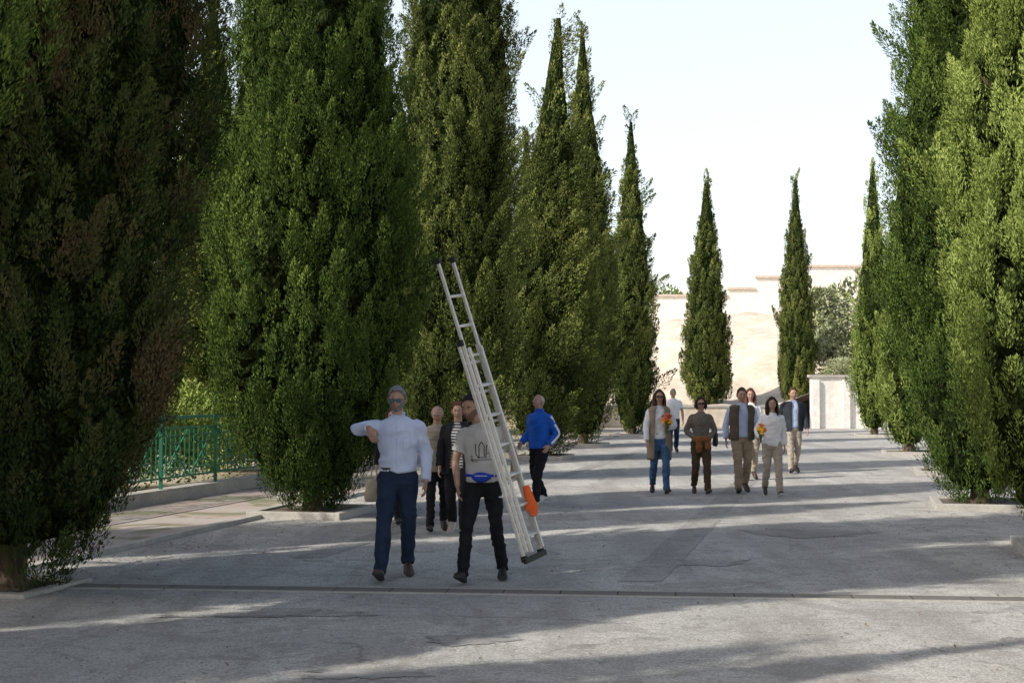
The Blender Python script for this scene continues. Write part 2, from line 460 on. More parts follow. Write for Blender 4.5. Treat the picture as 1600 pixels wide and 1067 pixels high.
def strip(name, o1, o2, d1, d2, z0, z1, mat):
    v = []
    for z in (z0, z1):
        for d, o in ((d1,o1),(d1,o2),(d2,o2),(d2,o1)):
            v.append((lx(d,o), d, z))
    return mk(name, (np.array(v), [(3,2,1,0),(4,5,6,7),(0,1,5,4),(1,2,6,5),(2,3,7,6),(3,0,4,7)]), mat)
strip('pavement', -7.0, -4.82, 13.6, 58, -.1, .035, M_P)
strip('kerb', -4.82, -4.70, 13.6, 58, -.1, .05, M_K)
strip('pavement', 6.32, 10.0, -2, 58, -.1, .05, M_P)
strip('kerb', 6.20, 6.32, -2, 58, -.1, .07, M_K)

def tree_pit(x, y, w=1.35, l=1.35, h=.09):
    e = empty('tree_pit', (x, y, 0), -math.atan(S))
    t = .12
    mk('kerb_stones', combine([box((0,-l/2,h/2-.02),(w,t,h+.04)), box((0,l/2,h/2-.02),(w,t,h+.04)),
        box((-w/2+t/2,0,h/2-.02),(t,l-t-.006,h+.04)), box((w/2-t/2,0,h/2-.02),(t,l-t-.006,h+.04))]), M_K, e, bevel=.012)
    mk('soil', box((0,0,h/2-.03),(w-2*t-.004,l-t-.004,h)), M_SOIL, e)
tree_pit(-4.5, 12.8, 1.0, 1.0, .035)
for (x, y) in ((-2.8,20.0),(-1.05,27.5),(.73,35),(2.1,42),(4.2,50),(6.2,15.5),(6.95,21.2),(8.9,29),(10.3,37),(12.6,49.5)):
    tree_pit(x, y)

# drainage channel across the road
e = empty('drain_channel')
p0 = np.array((-4.55, 13.0, .0)); p1 = np.array((6.0, 11.93, .0))
t = (p1-p0)/np.linalg.norm(p1-p0); nrm = np.array((-t[1], t[0], 0))
M_DARK = plain('gap_shade', (.025,.022,.02), .9)
M_GRATE = plain('iron_grate', (.20,.185,.17), .7, .2)
mk('frame', combine([beam(p0+nrm*.15, p1+nrm*.15, .05, .010), beam(p0-nrm*.15, p1-nrm*.15, .05, .010)]), M_K, e)
mk('gap', beam(p0, p1, .24, .004), M_DARK, e)  # flat strip between the bars; the slots' shade is put in its dark colour
Lc = np.linalg.norm(p1-p0); bars = []; s_ = 0
while s_ < Lc-.5:
    a_, b_2 = p0+t*(s_+.006), p0+t*(s_+.494)
    for o in (-.09,-.03,.03,.09): bars.append(beam(a_+nrm*o, b_2+nrm*o, .036, .010))
    s_ += .5
mk('grate', combine(bars), M_GRATE, e)

def blob(name, x, y, rx, ry, mat, seed, z=.001):
    r = np.random.default_rng(seed); a = np.linspace(0, 2*math.pi, 90, endpoint=False)
    k = 1+.16*np.sin(a*3+seed)+.12*np.sin(a*7+seed*2)+.08*np.sin(a*13)+.06*np.sin(a*23)+r.normal(size=90)*.07
    mk(name, (np.stack([x+np.cos(a)*rx*k, y+np.sin(a)*ry*k, np.full(90, z)], 1), [tuple(range(90))]), mat)
blob('asphalt_patch', -.32, 10.2, .30, .20, M_PATCH, 1)
blob('asphalt_patch', -.95, 9.0, .38, .14, M_PATCH, 2)
blob('asphalt_patch', 1.9, 14.6, .5, .25, M_TRENCH, 5)
blob('asphalt_patch', 3.6, 17.5, .7, .5, M_TRENCH, 7)
blob('asphalt_patch', -2.0, 11.4, .8, .22, M_TRENCH, 9)
def litter():
    r = np.random.default_rng(3); n = 6000
    d = r.uniform(8, 40, n); side = r.random(n) < .5
    o = np.where(side, -4.6+np.abs(r.normal(size=n))*.9, 6.2-np.abs(r.normal(size=n))*.9)
    far = r.random(n) < .3; o = np.where(far, r.uniform(-4.5, 6, n), o)
    P = np.stack([o+S*(d-13.9), d, np.full(n, .004)], 1)
    a = r.random(n)*6.28; D = np.stack([np.cos(a), np.sin(a), r.uniform(0,.4,n)], 1)
    V = leafq(P, norm(D), np.tile((0,0,1.), (n,1)), r.uniform(.02,.06,n), r.uniform(.01,.025,n))
    me = quad_mesh('fallen_leaves', V, np.arange(4*n).reshape(-1,4), [M_LEAFLIT])
    link(bpy.data.objects.new('fallen_leaves', me))
litter()

# railing
M_GRN = plain('green_paint', (.02,.16,.09), .45)
e = empty('green_railing')
def rl(d): return np.array((-5.42+.27*(d-21.5), d, 0.))
parts = []
Z = np.array((0,0,1.))
for zz, w in ((1.30,.05),(1.14,.025),(.38,.03)):
    parts.append(beam(rl(13)+Z*zz, rl(37)+Z*zz, w, w))
step = .15; k = 0
d = 13.05
while d < 37:
    p = rl(d)
    if k % 12 == 0: parts.append(beam(p+Z*.2, p+Z*1.33, .05, .05, (0,1,0)))
    else: parts.append(beam(p+Z*.385, p+Z*1.135, .016, .016, (0,1,0)))
    if k % 6 == 3:
        for s1, s2, zc in ((.26,.26,.76),(.14,.14,.76)):
            a, b = rl(d-s1), rl(d+s1)
            parts += [beam(a+Z*(zc-s2), b+Z*(zc-s2), .02,.02), beam(a+Z*(zc+s2), b+Z*(zc+s2), .02,.02)]
        parts += [beam(rl(d-.40)+Z*.40, rl(d+.40)+Z*1.12, .016,.016), beam(rl(d-.40)+Z*1.12, rl(d+.40)+Z*.40, .016,.016)]
    d += step/math.sqrt(1+.27**2); k += 1
mk('bars', combine(parts), M_GRN, e)
mk('base_kerb', beam(rl(12.5)+Z*.09, rl(37.5)+Z*.09, .30, .26), M_K, e)

def hedge():
    r = np.random.default_rng(8); n = 70000
    d = r.uniform(12, 38, n); off = -2.0+.75*r.uniform(-1, 1, n)
    top = 1.5+.25*np.sin(d*1.7)+.18*np.sin(d*4.1)
    z = top*np.sqrt(r.random(n))*(1-.25*((off+2.0)/.75)**2)
    P = np.stack([-5.42+.27*(d-21.5)+off, d, z], 1)
    out = norm(np.stack([(off+2.0)/.75, -.2+0*d, (z/top)*1.2], 1)+r.normal(size=(n,3))*.3)
    D = norm(out+r.normal(size=(n,3))*.6+np.array([0,0,.4])); O = norm(out+r.normal(size=(n,3))*.5)
    V = leafq(P, D, O, .09*r.uniform(.6,1.4,n), .045*r.uniform(.6,1.4,n))
    v = np.clip(.5+snoise(P, 2.5, 3)*.2+r.normal(size=n)*.15, 0, 1)
    me = quad_mesh('hedge', V, np.arange(4*n).reshape(-1,4), [M_F['lime']], attr=v)
    link(bpy.data.objects.new('hedge', me))
hedge()

e = empty('retaining_wall')
parts = [box((15.6,58.6,1.05),(6.6,.4,2.1))]
for i in range(6): parts.append(box((12.45+i*1.25,58.33,1.0),(.28,.16,2.0)))
mk('wall', combine(parts), M_WALL, e); mk('coping', box((15.6,58.58,2.15),(6.8,.55,.10)), M_K, e)
e = empty('low_wall')
mk('wall', box((5.1,60.2,.42),(14.3,.35,.84)), M_HILL, e); mk('coping', box((5.1,60.2,.88),(14.5,.45,.08)), M_K, e)
def hill():
    xs = np.linspace(-25, 60, 160); ys = np.linspace(60.45, 170, 160)
    X, Y = np.meshgrid(xs, ys, indexing='ij')
    t = np.clip((Y-63)/25, 0, 1); t = t*t*(3-2*t)
    sx = np.clip((X-2)/8, 0, 1)
    right = np.clip((X-11)/3, 0, 1)
    Zz = .8+t*4.9*(0.35+.65*sx)+right*1.2*np.clip(1-(Y-60)/40, 0, 1)
    P = np.stack([X, Y, Zz], -1).reshape(-1, 3)
    amp = np.clip((P[:,1]-60)/4, 0, 1)
    P[:, 2] += snoise(P*np.array([1,1,0]), .8, 4)*.30*amp+snoise(P, 2.4, 5)*.13*amp
    nx, ny = 160, 160
    i, j = np.meshgrid(np.arange(nx-1), np.arange(ny-1), indexing='ij')
    Q = np.stack([i*ny+j, (i+1)*ny+j, (i+1)*ny+j+1, i*ny+j+1], -1).reshape(-1, 4)
    me = quad_mesh('hill', P, Q, [M_HILL], smooth=np.ones(len(Q), bool))
    link(bpy.data.objects.new('hill', me))
hill()
e = empty('boundary_wall')
segs = [(6.0,13.9,7.45),(13.9,15.7,7.9),(15.7,18.6,8.65),(18.6,40,9.35)]
mk('wall', combine([box(((a+b)/2,92,(3+t)/2),(b-a-.01,.5,t-3)) for a,b,t in segs]), M_WALL, e)
mk('coping', combine([box(((a+b)/2,92,t+.08),(b-a-.01,.75,.15)) for a,b,t in segs]), M_TILE, e)

s1 = shrub_mesh('shrub_m1', (1.9,1.3,1.9), 9000, 2, leaf=(.16,.08))
s2 = shrub_mesh('shrub_m2', (1.6,1.3,2.4), 9000, 6, leaf=(.15,.07))
for m_, x, y, z, k in ((s1,15.2,67,1.9,1.2),(s2,17.9,66,1.7,1.9),(s2,16.3,72,3.0,1.5),(s1,19.5,63,1.9,1.6),(s1,12.0,88,5.4,.4),(s1,9.5,70,1.3,.35),(s2,14.3,62.5,1.2,.7)):
    ob = bpy.data.objects.new('shrub', m_); ob.location = (x,y,z); ob.scale = (k,k,k); ob.rotation_euler=(0,0,x); link(ob)
s3 = shrub_mesh('round_tree', (3.2,3,3.5), 9000, 12, mat='green', leaf=(.3,.15), holes=.1)
ob = bpy.data.objects.new('distant_tree', s3); ob.location = (13.2,130,6.2); link(ob)
def mass():
    r = np.random.default_rng(5); n = 60000
    xs = r.uniform(-34, -1.5, n); ys = 42+ r.uniform(0, 6, n)+ (xs+34)*.25
    top = 4.2+1.6*np.sin(xs*.9)+1.0*np.sin(xs*2.3+1)
    z = r.random(n)*top
    P = np.stack([xs, ys, z], 1)
    D = norm(r.normal(size=(n,3))+np.array([0,-.3,.8])); O = norm(r.normal(size=(n,3))*.6+np.array([-.4,-1,.3]))
    V = leafq(P, D, O, .35*r.uniform(.6,1.4,n), .16*r.uniform(.6,1.4,n))
    v = np.clip(.45+snoise(P,1.2,3)*.2+r.normal(size=n)*.15, 0, 1)
    me = quad_mesh('background_trees', V, np.arange(4*n).reshape(-1,4), [M_F['olive']], attr=v)
    link(bpy.data.objects.new('background_trees', me))
mass()

# ------------------------------------------------------------------ people
SKIN = plain('skin', (.42,.25,.18), .55)
SKIN2 = plain('skin_tan', (.39,.23,.155), .55)
LIP = plain('lips', (.32,.12,.10), .5)
EYEW = plain('eye_white', (.7,.68,.65), .3); EYED = plain('eye_dark', (.03,.02,.015), .3)
GLASS = plain('sunglass_lens', (.012,.012,.016), .12, 0, .7); GLASSB = plain('sunglass_lens_blue', (.015,.07,.10), .12, 0, .8)
H_GREY = cloth('hair_grey', (.22,.22,.23), .5, .8, 60); H_DARK = cloth('hair_dark', (.022,.015,.012), .4, .6, 60)
H_BROWN = cloth('hair_brown', (.07,.038,.02), .4, .6, 60); H_WHITE = cloth('hair_white', (.5,.5,.49), .3, .8, 60); H_RED = cloth('hair_auburn', (.12,.045,.03), .4, .6, 60)

def rotm(yaw=0, pitch=0, roll=0):
    return np.array((Matrix.Rotation(yaw,3,'Z') @ Matrix.Rotation(pitch,3,'X') @ Matrix.Rotation(roll,3,'Y')))
def head_surface(nu=56, nv=44, off=0.0):
    th = np.linspace(0.02, math.pi-.02, nv); ph = np.arange(nu)*2*math.pi/nu
    T, P = np.meshgrid(th, ph, indexing='ij')
    d = np.stack([np.sin(T)*np.sin(P), -np.sin(T)*np.cos(P), np.cos(T)], -1).reshape(-1, 3)
    x, y, z = d.T
    A = np.array([.076+off, .096+off, .120+off])
    p = d*A
    low = np.clip(-z, 0, 1)
    p[:, 0] *= 1-.28*low**1.4
    p[:, 1] = np.where(y > 0, p[:, 1]*(1-.35*low), p[:, 1]*(1-.06*low))
    p[:, 1] += np.where((z > 0.2) & (y < 0), .012*z, 0)
    def bumpf(cx, cz, sx, sz, amt):
        w = np.exp(-((x-cx)/sx)**2-((z-cz)/sz)**2)*(y < 0)
        p[:, 1] -= w*amt
    if off == 0:
        bumpf(0, -.22, .13, .13, .022); bumpf(0, -.02, .10, .20, .011)
        bumpf(.33, .02, .18, .12, -.010); bumpf(-.33, .02, .18, .12, -.010)
        bumpf(0, .17, .5, .09, .005); bumpf(0, -.52, .28, .06, .006); bumpf(0, -.60, .22, .04, -.003); bumpf(0, -.85, .3, .16, .008)
        bumpf(.5, -.25, .2, .2, .004); bumpf(-.5, -.25, .2, .2, .004)
    F = []
    for i in range(nv-1):
        for j in range(nu):
            k = (j+1) % nu; F.append((i*nu+j, (i+1)*nu+j, (i+1)*nu+k, i*nu+k))
    F.append(tuple(range(nu))); F.append(tuple((nv-1)*nu+j for j in range(nu))[::-1])
    return p, F, d
def sub_surface(off, keepfn, amp=0, seed=0, freq=90):
    p, F, d = head_surface(80, 60, off)
    if amp: p = p+d*(snoise(p, freq, seed)*amp)[:, None]
    k = keepfn(d)
    F = [f for f in F if all(k[i] for i in f)]
    used = sorted({i for f in F for i in f}); mp = {u: i for i, u in enumerate(used)}
    return p[used], [tuple(mp[i] for i in f) for f in F]

def hand_parts(w, d, n, s, curl=.45, sc=1.0):
    w = np.array(w, float); d = norm(np.array(d, float)); n = np.array(n, float); n = norm(n-d*np.dot(n, d))
    side = np.cross(d, n)*s
    parts = [tube([w-d*.015, w+d*.03, w+d*.07, w+d*.092], np.array([(.026,.018),(.034,.017),(.041,.015),(.038,.012)])*sc, 12, side)]
    for i, ln in enumerate((.070, .080, .074, .058)):
        p = w+d*.085+side*(.029-.0195*i)
        pts = [p]; a = curl*.5
        for k, f in enumerate((.45, .3, .25)):
            p = p+(d*math.cos(a)+n*math.sin(a))*ln*f; pts.append(p); a += curl*.9
        parts.append(tube(pts, np.array([.0092,.0088,.0078,.006])*sc, 8, side))
    p = w+d*.025+side*.028
    q = p+norm(d*.75+side*.6+n*.2)*.038; r_ = q+norm(d*.95+side*.15+n*.35)*.03; t_ = r_+norm(d*.9-side*.05+n*.5)*.022
    parts.append(tube([p, q, r_, t_], np.array([.014,.0115,.010,.007])*sc, 8, n))
    return parts

def person(name, x, y, H=1.75, rz=0, sex='m', lead='L', step=.22, joints=None, top=None, outer=None, legs=None, shoe=None,
           hair=None, hstyle='short', head=(0,0,0), headoff=(0,0), skin=SKIN, shades=None, beard=None, voxel=.015, slim=1.0, sole=None, feet_pitch=None,
           curlL=.45, curlR=.45, hose_w=1.0, seed=0, extra=None, footdir=None):
    e = empty(name, (x, y, 0), rz, H/1.75)
    sg = {'L': -1, 'R': 1}; f = sex == 'f'
    sw = .160 if f else .188
    J = {}
    for s in 'LR':
        q = sg[s]; ld = (s == lead)
        J['hip'+s] = (q*.088, 0, .91)
        J['knee'+s] = (q*.095, -step*.62-.03 if ld else step*.12-.03, .50)
        J['ank'+s] = (q*.10, -step if ld else step*.95, 0)
        J['sh'+s] = (q*sw, 0, 1.385)
        ar = -1 if ld else 1
        J['el'+s] = (q*(sw+.065), .05*(-ar)+.02, 1.13)
        J['wr'+s] = (q*(sw+.07), -.10*ar-.05, .89)
        J['pn'+s] = (-q, 0, 0)
    if joints: J.update(joints)
    fp = feet_pitch or {lead: .25, ('R' if lead == 'L' else 'L'): -.45}
    J = {k: np.array(v, float) for k, v in J.items()}
    shoes = []; soles = []
    for s in 'LR':
        a = fp.get(s, 0); fy = (footdir or {}).get(s, -sg[s]*-.12)
        R = rotm(fy, -a)
        fx = [-.062,-.03,.03,.09,.15,.19,.205]; aw = [.026,.036,.038,.045,.047,.036,.016]; bh = [.032,.046,.044,.036,.027,.020,.012]
        if f: aw = [v*.88 for v in aw]
        pts = np.array([(0, -u, -.085+h) for u, h in zip(fx, bh)])@R.T
        V, F = tube(pts, np.stack([aw, bh], 1), 14, R@np.array((1,0,0)))
        pts2 = np.array([(0, -u, -.085+.008) for u in fx])@R.T
        V2, F2 = tube(pts2, np.stack([np.array(aw)*1.06+.002, np.full(7, .013)], 1), 12, R@np.array((1,0,0)))
        mz = min(V[:, 2].min(), V2[:, 2].min()); J['ank'+s][2] = -mz
        shoes.append((V+J['ank'+s], F)); soles.append((V2+J['ank'+s], F2))
        shoes.append(tube([J['ank'+s]+(0,0,-.03), J['ank'+s]+(0,0,.03)], [.04,.036], 12))
    mk('shoes', combine(shoes), shoe, e, True)
    mk('soles', combine(soles), sole or plain('rubber_sole', (.05,.05,.05), .8), e, True)
    hw = hose_w
    pel = tube([(0,.0,.80),(0,.0,.86),(0,.005,.93),(0,0,1.0),(0,0,1.05)], np.array([(.10,.085),(.160,.118),(.172 if not f else .178,.122),(.158,.11),(.150 if not f else .138,.102)])*[slim,slim], 22, (1,0,0))
    P = [pel]
    for s in 'LR':
        h, k, a = J['hip'+s], J['knee'+s], J['ank'+s]
        P.append(tube([h+(0,0,.02), h*.6+k*.4, k, k*.5+a*.5, a+(0,0,.02), a+(0,.0,-.035)],
                 np.array([(.095,.105),(.088,.095),(.066,.072),(.064,.070),(.058,.064),(.060,.068)])*[hw*slim if slim>1 else hw]*1.0, 16, (1,0,0), 3))
    me = remesh(combine(P), voxel)
    finish(me, 'trousers', legs, e, .010, 26, seed)
    b = 1.0*slim
    if f: rings = [(.90,.168,.118),(.98,.150,.108),(1.08,.128,.098),(1.18,.140,.105),(1.29,.158,.128),(1.37,.168,.112),(1.41,.160,.098),(1.44,.125,.082),(1.47,.078,.064),(1.495,.055,.055)]
    else: rings = [(.92,.165,.120),(.98,.160,.118),(1.08,.158,.116),(1.20,.168,.120),(1.32,.186,.126),(1.39,.192,.112),(1.425,.180,.098),(1.455,.130,.082),(1.48,.080,.068),(1.50,.060,.058)]
    hem = top.get('hem', .93)
    rings = [r for r in rings if r[0] > hem+.02]; rings = [(hem, rings[0][1]*1.03, rings[0][2]*1.03)]+rings
    lo = top.get('loose', 1.03)
    tw = J.get('lean', np.zeros(3))
    P = [tube([(tw[0]*(r[0]-.9), tw[1]*(r[0]-.9)-.005, r[0]) for r in rings], [(r[1]*lo*b if r[0]<1.38 else r[1], r[2]*lo*b) for r in rings], 24, (1,0,0), 2)]
    sl = top.get('sleeve', 'long'); skinp = []
    for s in 'LR':
        sh, el, wr = J['sh'+s], J['el'+s], J['wr'+s]
        ad = .010 if not f else .004; ad *= top.get('sl', 1)
        kk = np.array([.2, .6, 1, 1, 1, 1])*ad
        if sl == 'long':
            P.append(tube([sh+(-sg[s]*.07,0,.005), sh, sh*.5+el*.5, el, el*.5+wr*.5, wr-(wr-el)*.04], np.array([.050,.056,.052,.045,.042,.035])+kk, 14, (0,1,0), 3))
            skinp.append(tube([wr-(wr-el)*.15, wr], [.026,.024], 12))
        elif sl == 'short':
            c = sh*.35+el*.65
            P.append(tube([sh+(-sg[s]*.07,0,.005), sh, sh*.5+el*.5, c], [.052,.060,.064,.070], 14, (0,1,0), 3))
            skinp.append(tube([sh, sh*.5+el*.5, el, el*.6+wr*.4, wr], [.044,.045,.038,.037,.025], 14, (0,1,0), 3))
    me = remesh(combine(P), voxel)
    shirt = finish(me, top.get('name', 'shirt'), top['mat'], e, top.get('wr', .006), top.get('wf', 24), seed+3, top.get('fn'))
    hx, hy = headoff
    nk = (tw[0]*.55+hx*.2, tw[1]*.55, 1.46)
    HC = np.array((tw[0]*.6+hx, tw[1]*.6-.02+hy, 1.632))
    skinp.append(tube([nk, (HC+np.array(nk))/2, HC+(0,.02,-.04)], [(.058,.058),(.054,.058),(.052,.058)], 16))
    for s in 'LR':
        wr, el = J['wr'+s], J['el'+s]
        hd = J.get('hd'+s, wr-el)
        skinp += hand_parts(wr, hd, J['pn'+s], -sg[s], curlL if s == 'L' else curlR, 1.0 if not f else .9)
    me = remesh(combine(skinp), .0055, 1, .4)
    finish(me, 'skin', skin, e)
    R = rotm(*head)
    def hp(v): return np.asarray(v)@R.T+HC
    p, F, d = head_surface()
    if f: p = p*np.array([.95,.95,.96])
    ears = []
    for q in (-1, 1):
        ears.append(tube([(q*.072,.005,-.035),(q*.082,.012,-.01),(q*.084,.016,.015),(q*.074,.008,.03)], [(.007,.012),(.008,.018),(.008,.018),(.006,.01)], 8, (1,0,0)))
    V, F2 = combine([(p, F)]+ears)
    mk('head', (hp(V), F2), skin, e, True)
    fy = -.088
    def hpc(vf): return (hp(vf[0]), vf[1])
    mk('eyes', hpc(combine([tube([(q*.030-.011,fy+.004,.004),(q*.030,fy,.004),(q*.030+.011,fy+.004,.004)], [.002,.0065,.002], 8, (0,0,1)) for q in (-1,1)])), EYEW, e, True)
    mk('pupils', hpc(combine([tube([(q*.030,fy-.008,.004),(q*.030,fy+.002,.004)], [.005,.006], 8) for q in (-1,1)])), EYED, e, True)
    mk('eyebrows', hpc(combine([tube([(q*.016,-.098,.022),(q*.032,-.095,.027),(q*.050,-.082,.021)], [.0035,.004,.002], 6, (0,0,1)) for q in (-1,1)])), hair or H_DARK, e, True)
    mk('mouth', hpc(tube([(-.022,-.084,-.062),(-.010,-.094,-.059),(0,-.096,-.060),(.010,-.094,-.059),(.022,-.084,-.062)], [(.002,.002),(.005,.004),(.005,.004),(.005,.004),(.002,.002)], 8, (0,0,1))), LIP, e, True)
    if hair:
        jit = lambda d: .05*np.sin(d[:,0]*13+seed)+.035*np.sin(d[:,0]*31+d[:,1]*17+seed*2)
        if hstyle == 'bald':
            kf = lambda d: (d[:,2]+jit(d) > np.interp(d[:,1], [-1,-.2,0,.5,1],[2,2,.0,-.4,-.55])) & (d[:,2]+jit(d) < .62)
            off = .005
        else:
            part = .12 if f else 0
            kf = lambda d: d[:,2]+jit(d) > np.interp(d[:,1], [-1,-.75,-.5,-.25,.1,.5,1],[.74,.66,.52,.20,.0,-.35,-.55])+part*(np.abs(d[:,0]-.08)<.14)*(d[:,1]<-.4)
            off = {'short': .012, 'bob': .018, 'long': .016}[hstyle]
        hv, hf = sub_surface(off, kf, .003, seed, 70)
        hv[:, 2] += np.where(hv[:, 2] > .07, .006, 0)
        if f: hv = hv*np.array([.97,.97,.98])
        ob = mk('hair', (hp(hv), hf), hair, e, True)
        so = ob.modifiers.new('s','SOLIDIFY'); so.thickness = .014; so.offset = -1
        if hstyle in ('long', 'bob'):
            ln = -.30 if hstyle == 'long' else -.11
            hs = []
            for q in (-1, 1):
                for j in range(5):
                    yy = -.03+.028*j; wob = .008*math.sin(j*2+q)
                    hs.append(tube([(q*.035,yy*.6-.02,.10),(q*.076,yy,.05),(q*(.088+wob),yy,-.04),(q*(.086+wob),yy-.005-.01*(ln<-.2),ln*.55),(q*(.075),yy-.01,ln+.02*j)],
                                   [(.012,.02),(.016,.02),(.020,.022),(.020,.022),(.006,.008)], 8, (1,0,0), 3))
            for j in range(6):
                xx = -.06+.024*j
                hs.append(tube([(xx,.07,.06),(xx*1.15,.098,-.02),(xx*1.1,.085,ln*.5),(xx,.07,ln*.95)], [(.02,.02),(.022,.02),(.02,.018),(.008,.008)], 8, (1,0,0), 3))
            mk('hair_lengths', hpc(combine(hs)), hair, e, True)
    if beard:
        kf = lambda d: (d[:,2] < np.interp(np.abs(d[:,0]), [0,.25,.45,.75],[-.40,-.40,-.34,-.05])) & (d[:,1] < .0) & (d[:,2] > -.97) & ~((np.abs(d[:,0]) < .16) & (d[:,2] > -.60) & (d[:,2] < -.47))
        bv, bf = sub_surface(.004, kf, .0015, 2); bv[:, 1] -= .006
        mk('beard', (hp(bv), bf), beard, e, True)
    if shades:
        mk('sunglasses', hpc(combine([box((q*.031,-.104,.003),(.048,.006,.032)) for q in (-1,1)])), shades, e, False, .004)
        mk('sunglass_frame', hpc(combine([box((0,-.104,.014),(.03,.006,.008))]+[beam((q*.057,-.100,.012),(q*.084,.01,.01),.004,.008) for q in (-1,1)])), EYED, e)
    if outer:
        oh = outer.get('hem', .85); gap = outer.get('gap', .45); lo2 = outer.get('loose', 1.13)
        rr = [(oh,.175,.13)] + [r for r in ([(.92,.172,.125),(1.0,.165,.12)] + [r for r in rings if r[0] > 1.03]) if r[0] > oh+.03 and r[0] < 1.478]
        V = []; na = 30
        for i, r in enumerate(rr):
            gp = gap*(1 if r[0] < 1.36 else .8)
            for a in np.linspace(-math.pi/2+gp, 1.5*math.pi-gp, na):
                fl = 1+.03*math.sin(a*7+i)*(1 if r[0] < 1.1 else .2)
                hi = r[0] > 1.38
                sa = slim*lo2*fl if not hi else 1.04
                k = .012 if hi else 0
                V.append((math.cos(a)*(r[1]*sa+k), math.sin(a)*(r[2]*lo2*slim*fl+k)-.004, r[0]+(.012 if hi else 0)))
        F = [(i*na+j, i*na+j+1, (i+1)*na+j+1, (i+1)*na+j) for i in range(len(rr)-1) for j in range(na-1)]
        ob = mk(outer.get('name','vest'), (np.array(V), F), outer['mat'], e, True)
        so = ob.modifiers.new('s','SOLIDIFY'); so.thickness = .016; so.offset = 1
        sb = ob.modifiers.new('b','SUBSURF'); sb.levels = sb.render_levels = 1
        if outer.get('sleeve'):
            P = []
            for s in 'LR':
                sh, el, wr = J['sh'+s], J['el'+s], J['wr'+s]
                P.append(tube([sh+(-sg[s]*.06,0,.01), sh+(0,0,.004), sh*.5+el*.5, el, el*.5+wr*.5, wr-(wr-el)*.06], np.array([.064,.072,.068,.062,.058,.050]), 14, (0,1,0), 3))
            finish(remesh(combine(P), voxel), 'outer_sleeves', outer['mat'], e, .005, 26, seed+9)
    return e, shirt, J

def decal(e, shirt, name, lines, width, mat, y0=-1):
    me = shirt.data
    bvh = BVHTree.FromPolygons([v.co[:] for v in me.vertices], [p.vertices[:] for p in me.polygons])
    parts = []
    for ln in lines:
        pts = []
        for i in range(len(ln)-1):
            a, b = np.array(ln[i]), np.array(ln[i+1]); k = max(2, int(np.linalg.norm(b-a)/.008))
            for t in np.linspace(0, 1, k, endpoint=(i == len(ln)-2)): pts.append(a*(1-t)+b*t)
        P3 = []
        for q in pts:
            h = bvh.ray_cast(Vector((q[0], y0, q[1])), Vector((0, 1 if y0 < 0 else -1, 0)))
            if h[0] is not None: P3.append((h[0].x, h[0].y-.001*(1 if y0<0 else -1), h[0].z))
        if len(P3) > 1: parts.append(tube(P3, [(width, .003)]*len(P3), 6, (1,0,.01)))
    if parts: mk(name, combine(parts), mat, e)

def ring_band(z0, z1, a, b, sides=28, cy=-.004):
    return tube([(0,cy,z0),(0,cy,z1)], [(a,b),(a,b)], sides)
C_WHITE = cloth('cloth_white_blue', (.60,.65,.82), .08); C_NAVY = cloth('cloth_navy', (.022,.035,.07), .3)
C_TEE = cloth('cloth_tee_grey', (.50,.48,.455), .1); C_BLACK = cloth('cloth_black', (.013,.013,.016), .3)
C_BEIGE = cloth('cloth_beige', (.34,.29,.22), .15); C_KHAKI = cloth('cloth_khaki', (.30,.235,.16), .2)
C_STRIPE = striped('cloth_striped', (.03,.03,.04), (.5,.48,.46), 26)
C_BLUE = cloth('cloth_track_blue', (.010,.10,.50), .2, .6); C_PWHITE = cloth('cloth_white', (.74,.74,.76), .06)
C_JEAN = cloth('cloth_jeans', (.05,.11,.21), .35, .9, 6); C_TAUPE = cloth('cloth_taupe', (.15,.13,.11), .25, .95, 25)
C_BROWN = cloth('cloth_brown', (.07,.045,.028), .25); C_RUST = cloth('cloth_rust', (.22,.09,.03), .25)
C_OLIVE = cloth('cloth_olive_vest', (.10,.08,.055), .25); C_DNAVY = cloth('cloth_vest_navy', (.03,.035,.045), .25)
C_LBLUE = cloth('cloth_light_blue', (.42,.50,.68), .1); C_VEST = cloth('cloth_sand_vest', (.27,.21,.145), .2)
C_STONE = cloth('cloth_stone', (.36,.31,.25), .15)
S_DARK = plain('shoe_dark', (.03,.022,.018), .5); S_WHITE = plain('shoe_white', (.7,.7,.7), .6); S_BROWN = plain('shoe_brown', (.07,.04,.028), .5)
LEATH = plain('belt_leather', (.025,.018,.014), .5); METAL = plain('buckle_metal', (.5,.48,.42), .3, 1.0)
ALU = plain('aluminium', (.76,.73,.68), .42, .5); ORANGE = cloth('orange_cloth', (.75,.13,.03), .1)
M_BP = plain('black_plastic', (.02,.02,.02), .5)

# man in white shirt
e, sh, J = person('man_in_white_shirt', -1.08, 13.5, 1.79, .05, 'm', 'L', .24, top=dict(mat=C_WHITE, sleeve='long', hem=.97, wr=.012, wf=18, sl=1.2),
   legs=C_NAVY, shoe=S_BROWN, hair=H_GREY, beard=H_GREY, shades=GLASSB, head=(-.12,.10,0), headoff=(-.01,0), seed=4, voxel=.012, slim=1.06,
   joints=dict(elL=(-.38,-.16,1.36), wrL=(-.25,-.36,1.385), hdL=(.35,-.25,-.8), pnL=(.2,.5,0), elR=(.26,.04,1.13), wrR=(.255,-.08,.88),
               kneeL=(-.12,-.19,.50), ankL=(-.145,-.30,0), ankR=(.09,.18,0)), feet_pitch={'L': .38, 'R': -.25})
mk('belt', ring_band(.975,1.012,.170,.124), LEATH, e, True); mk('buckle', box((0,-.130,.993),(.045,.008,.034)), METAL, e, False, .003)
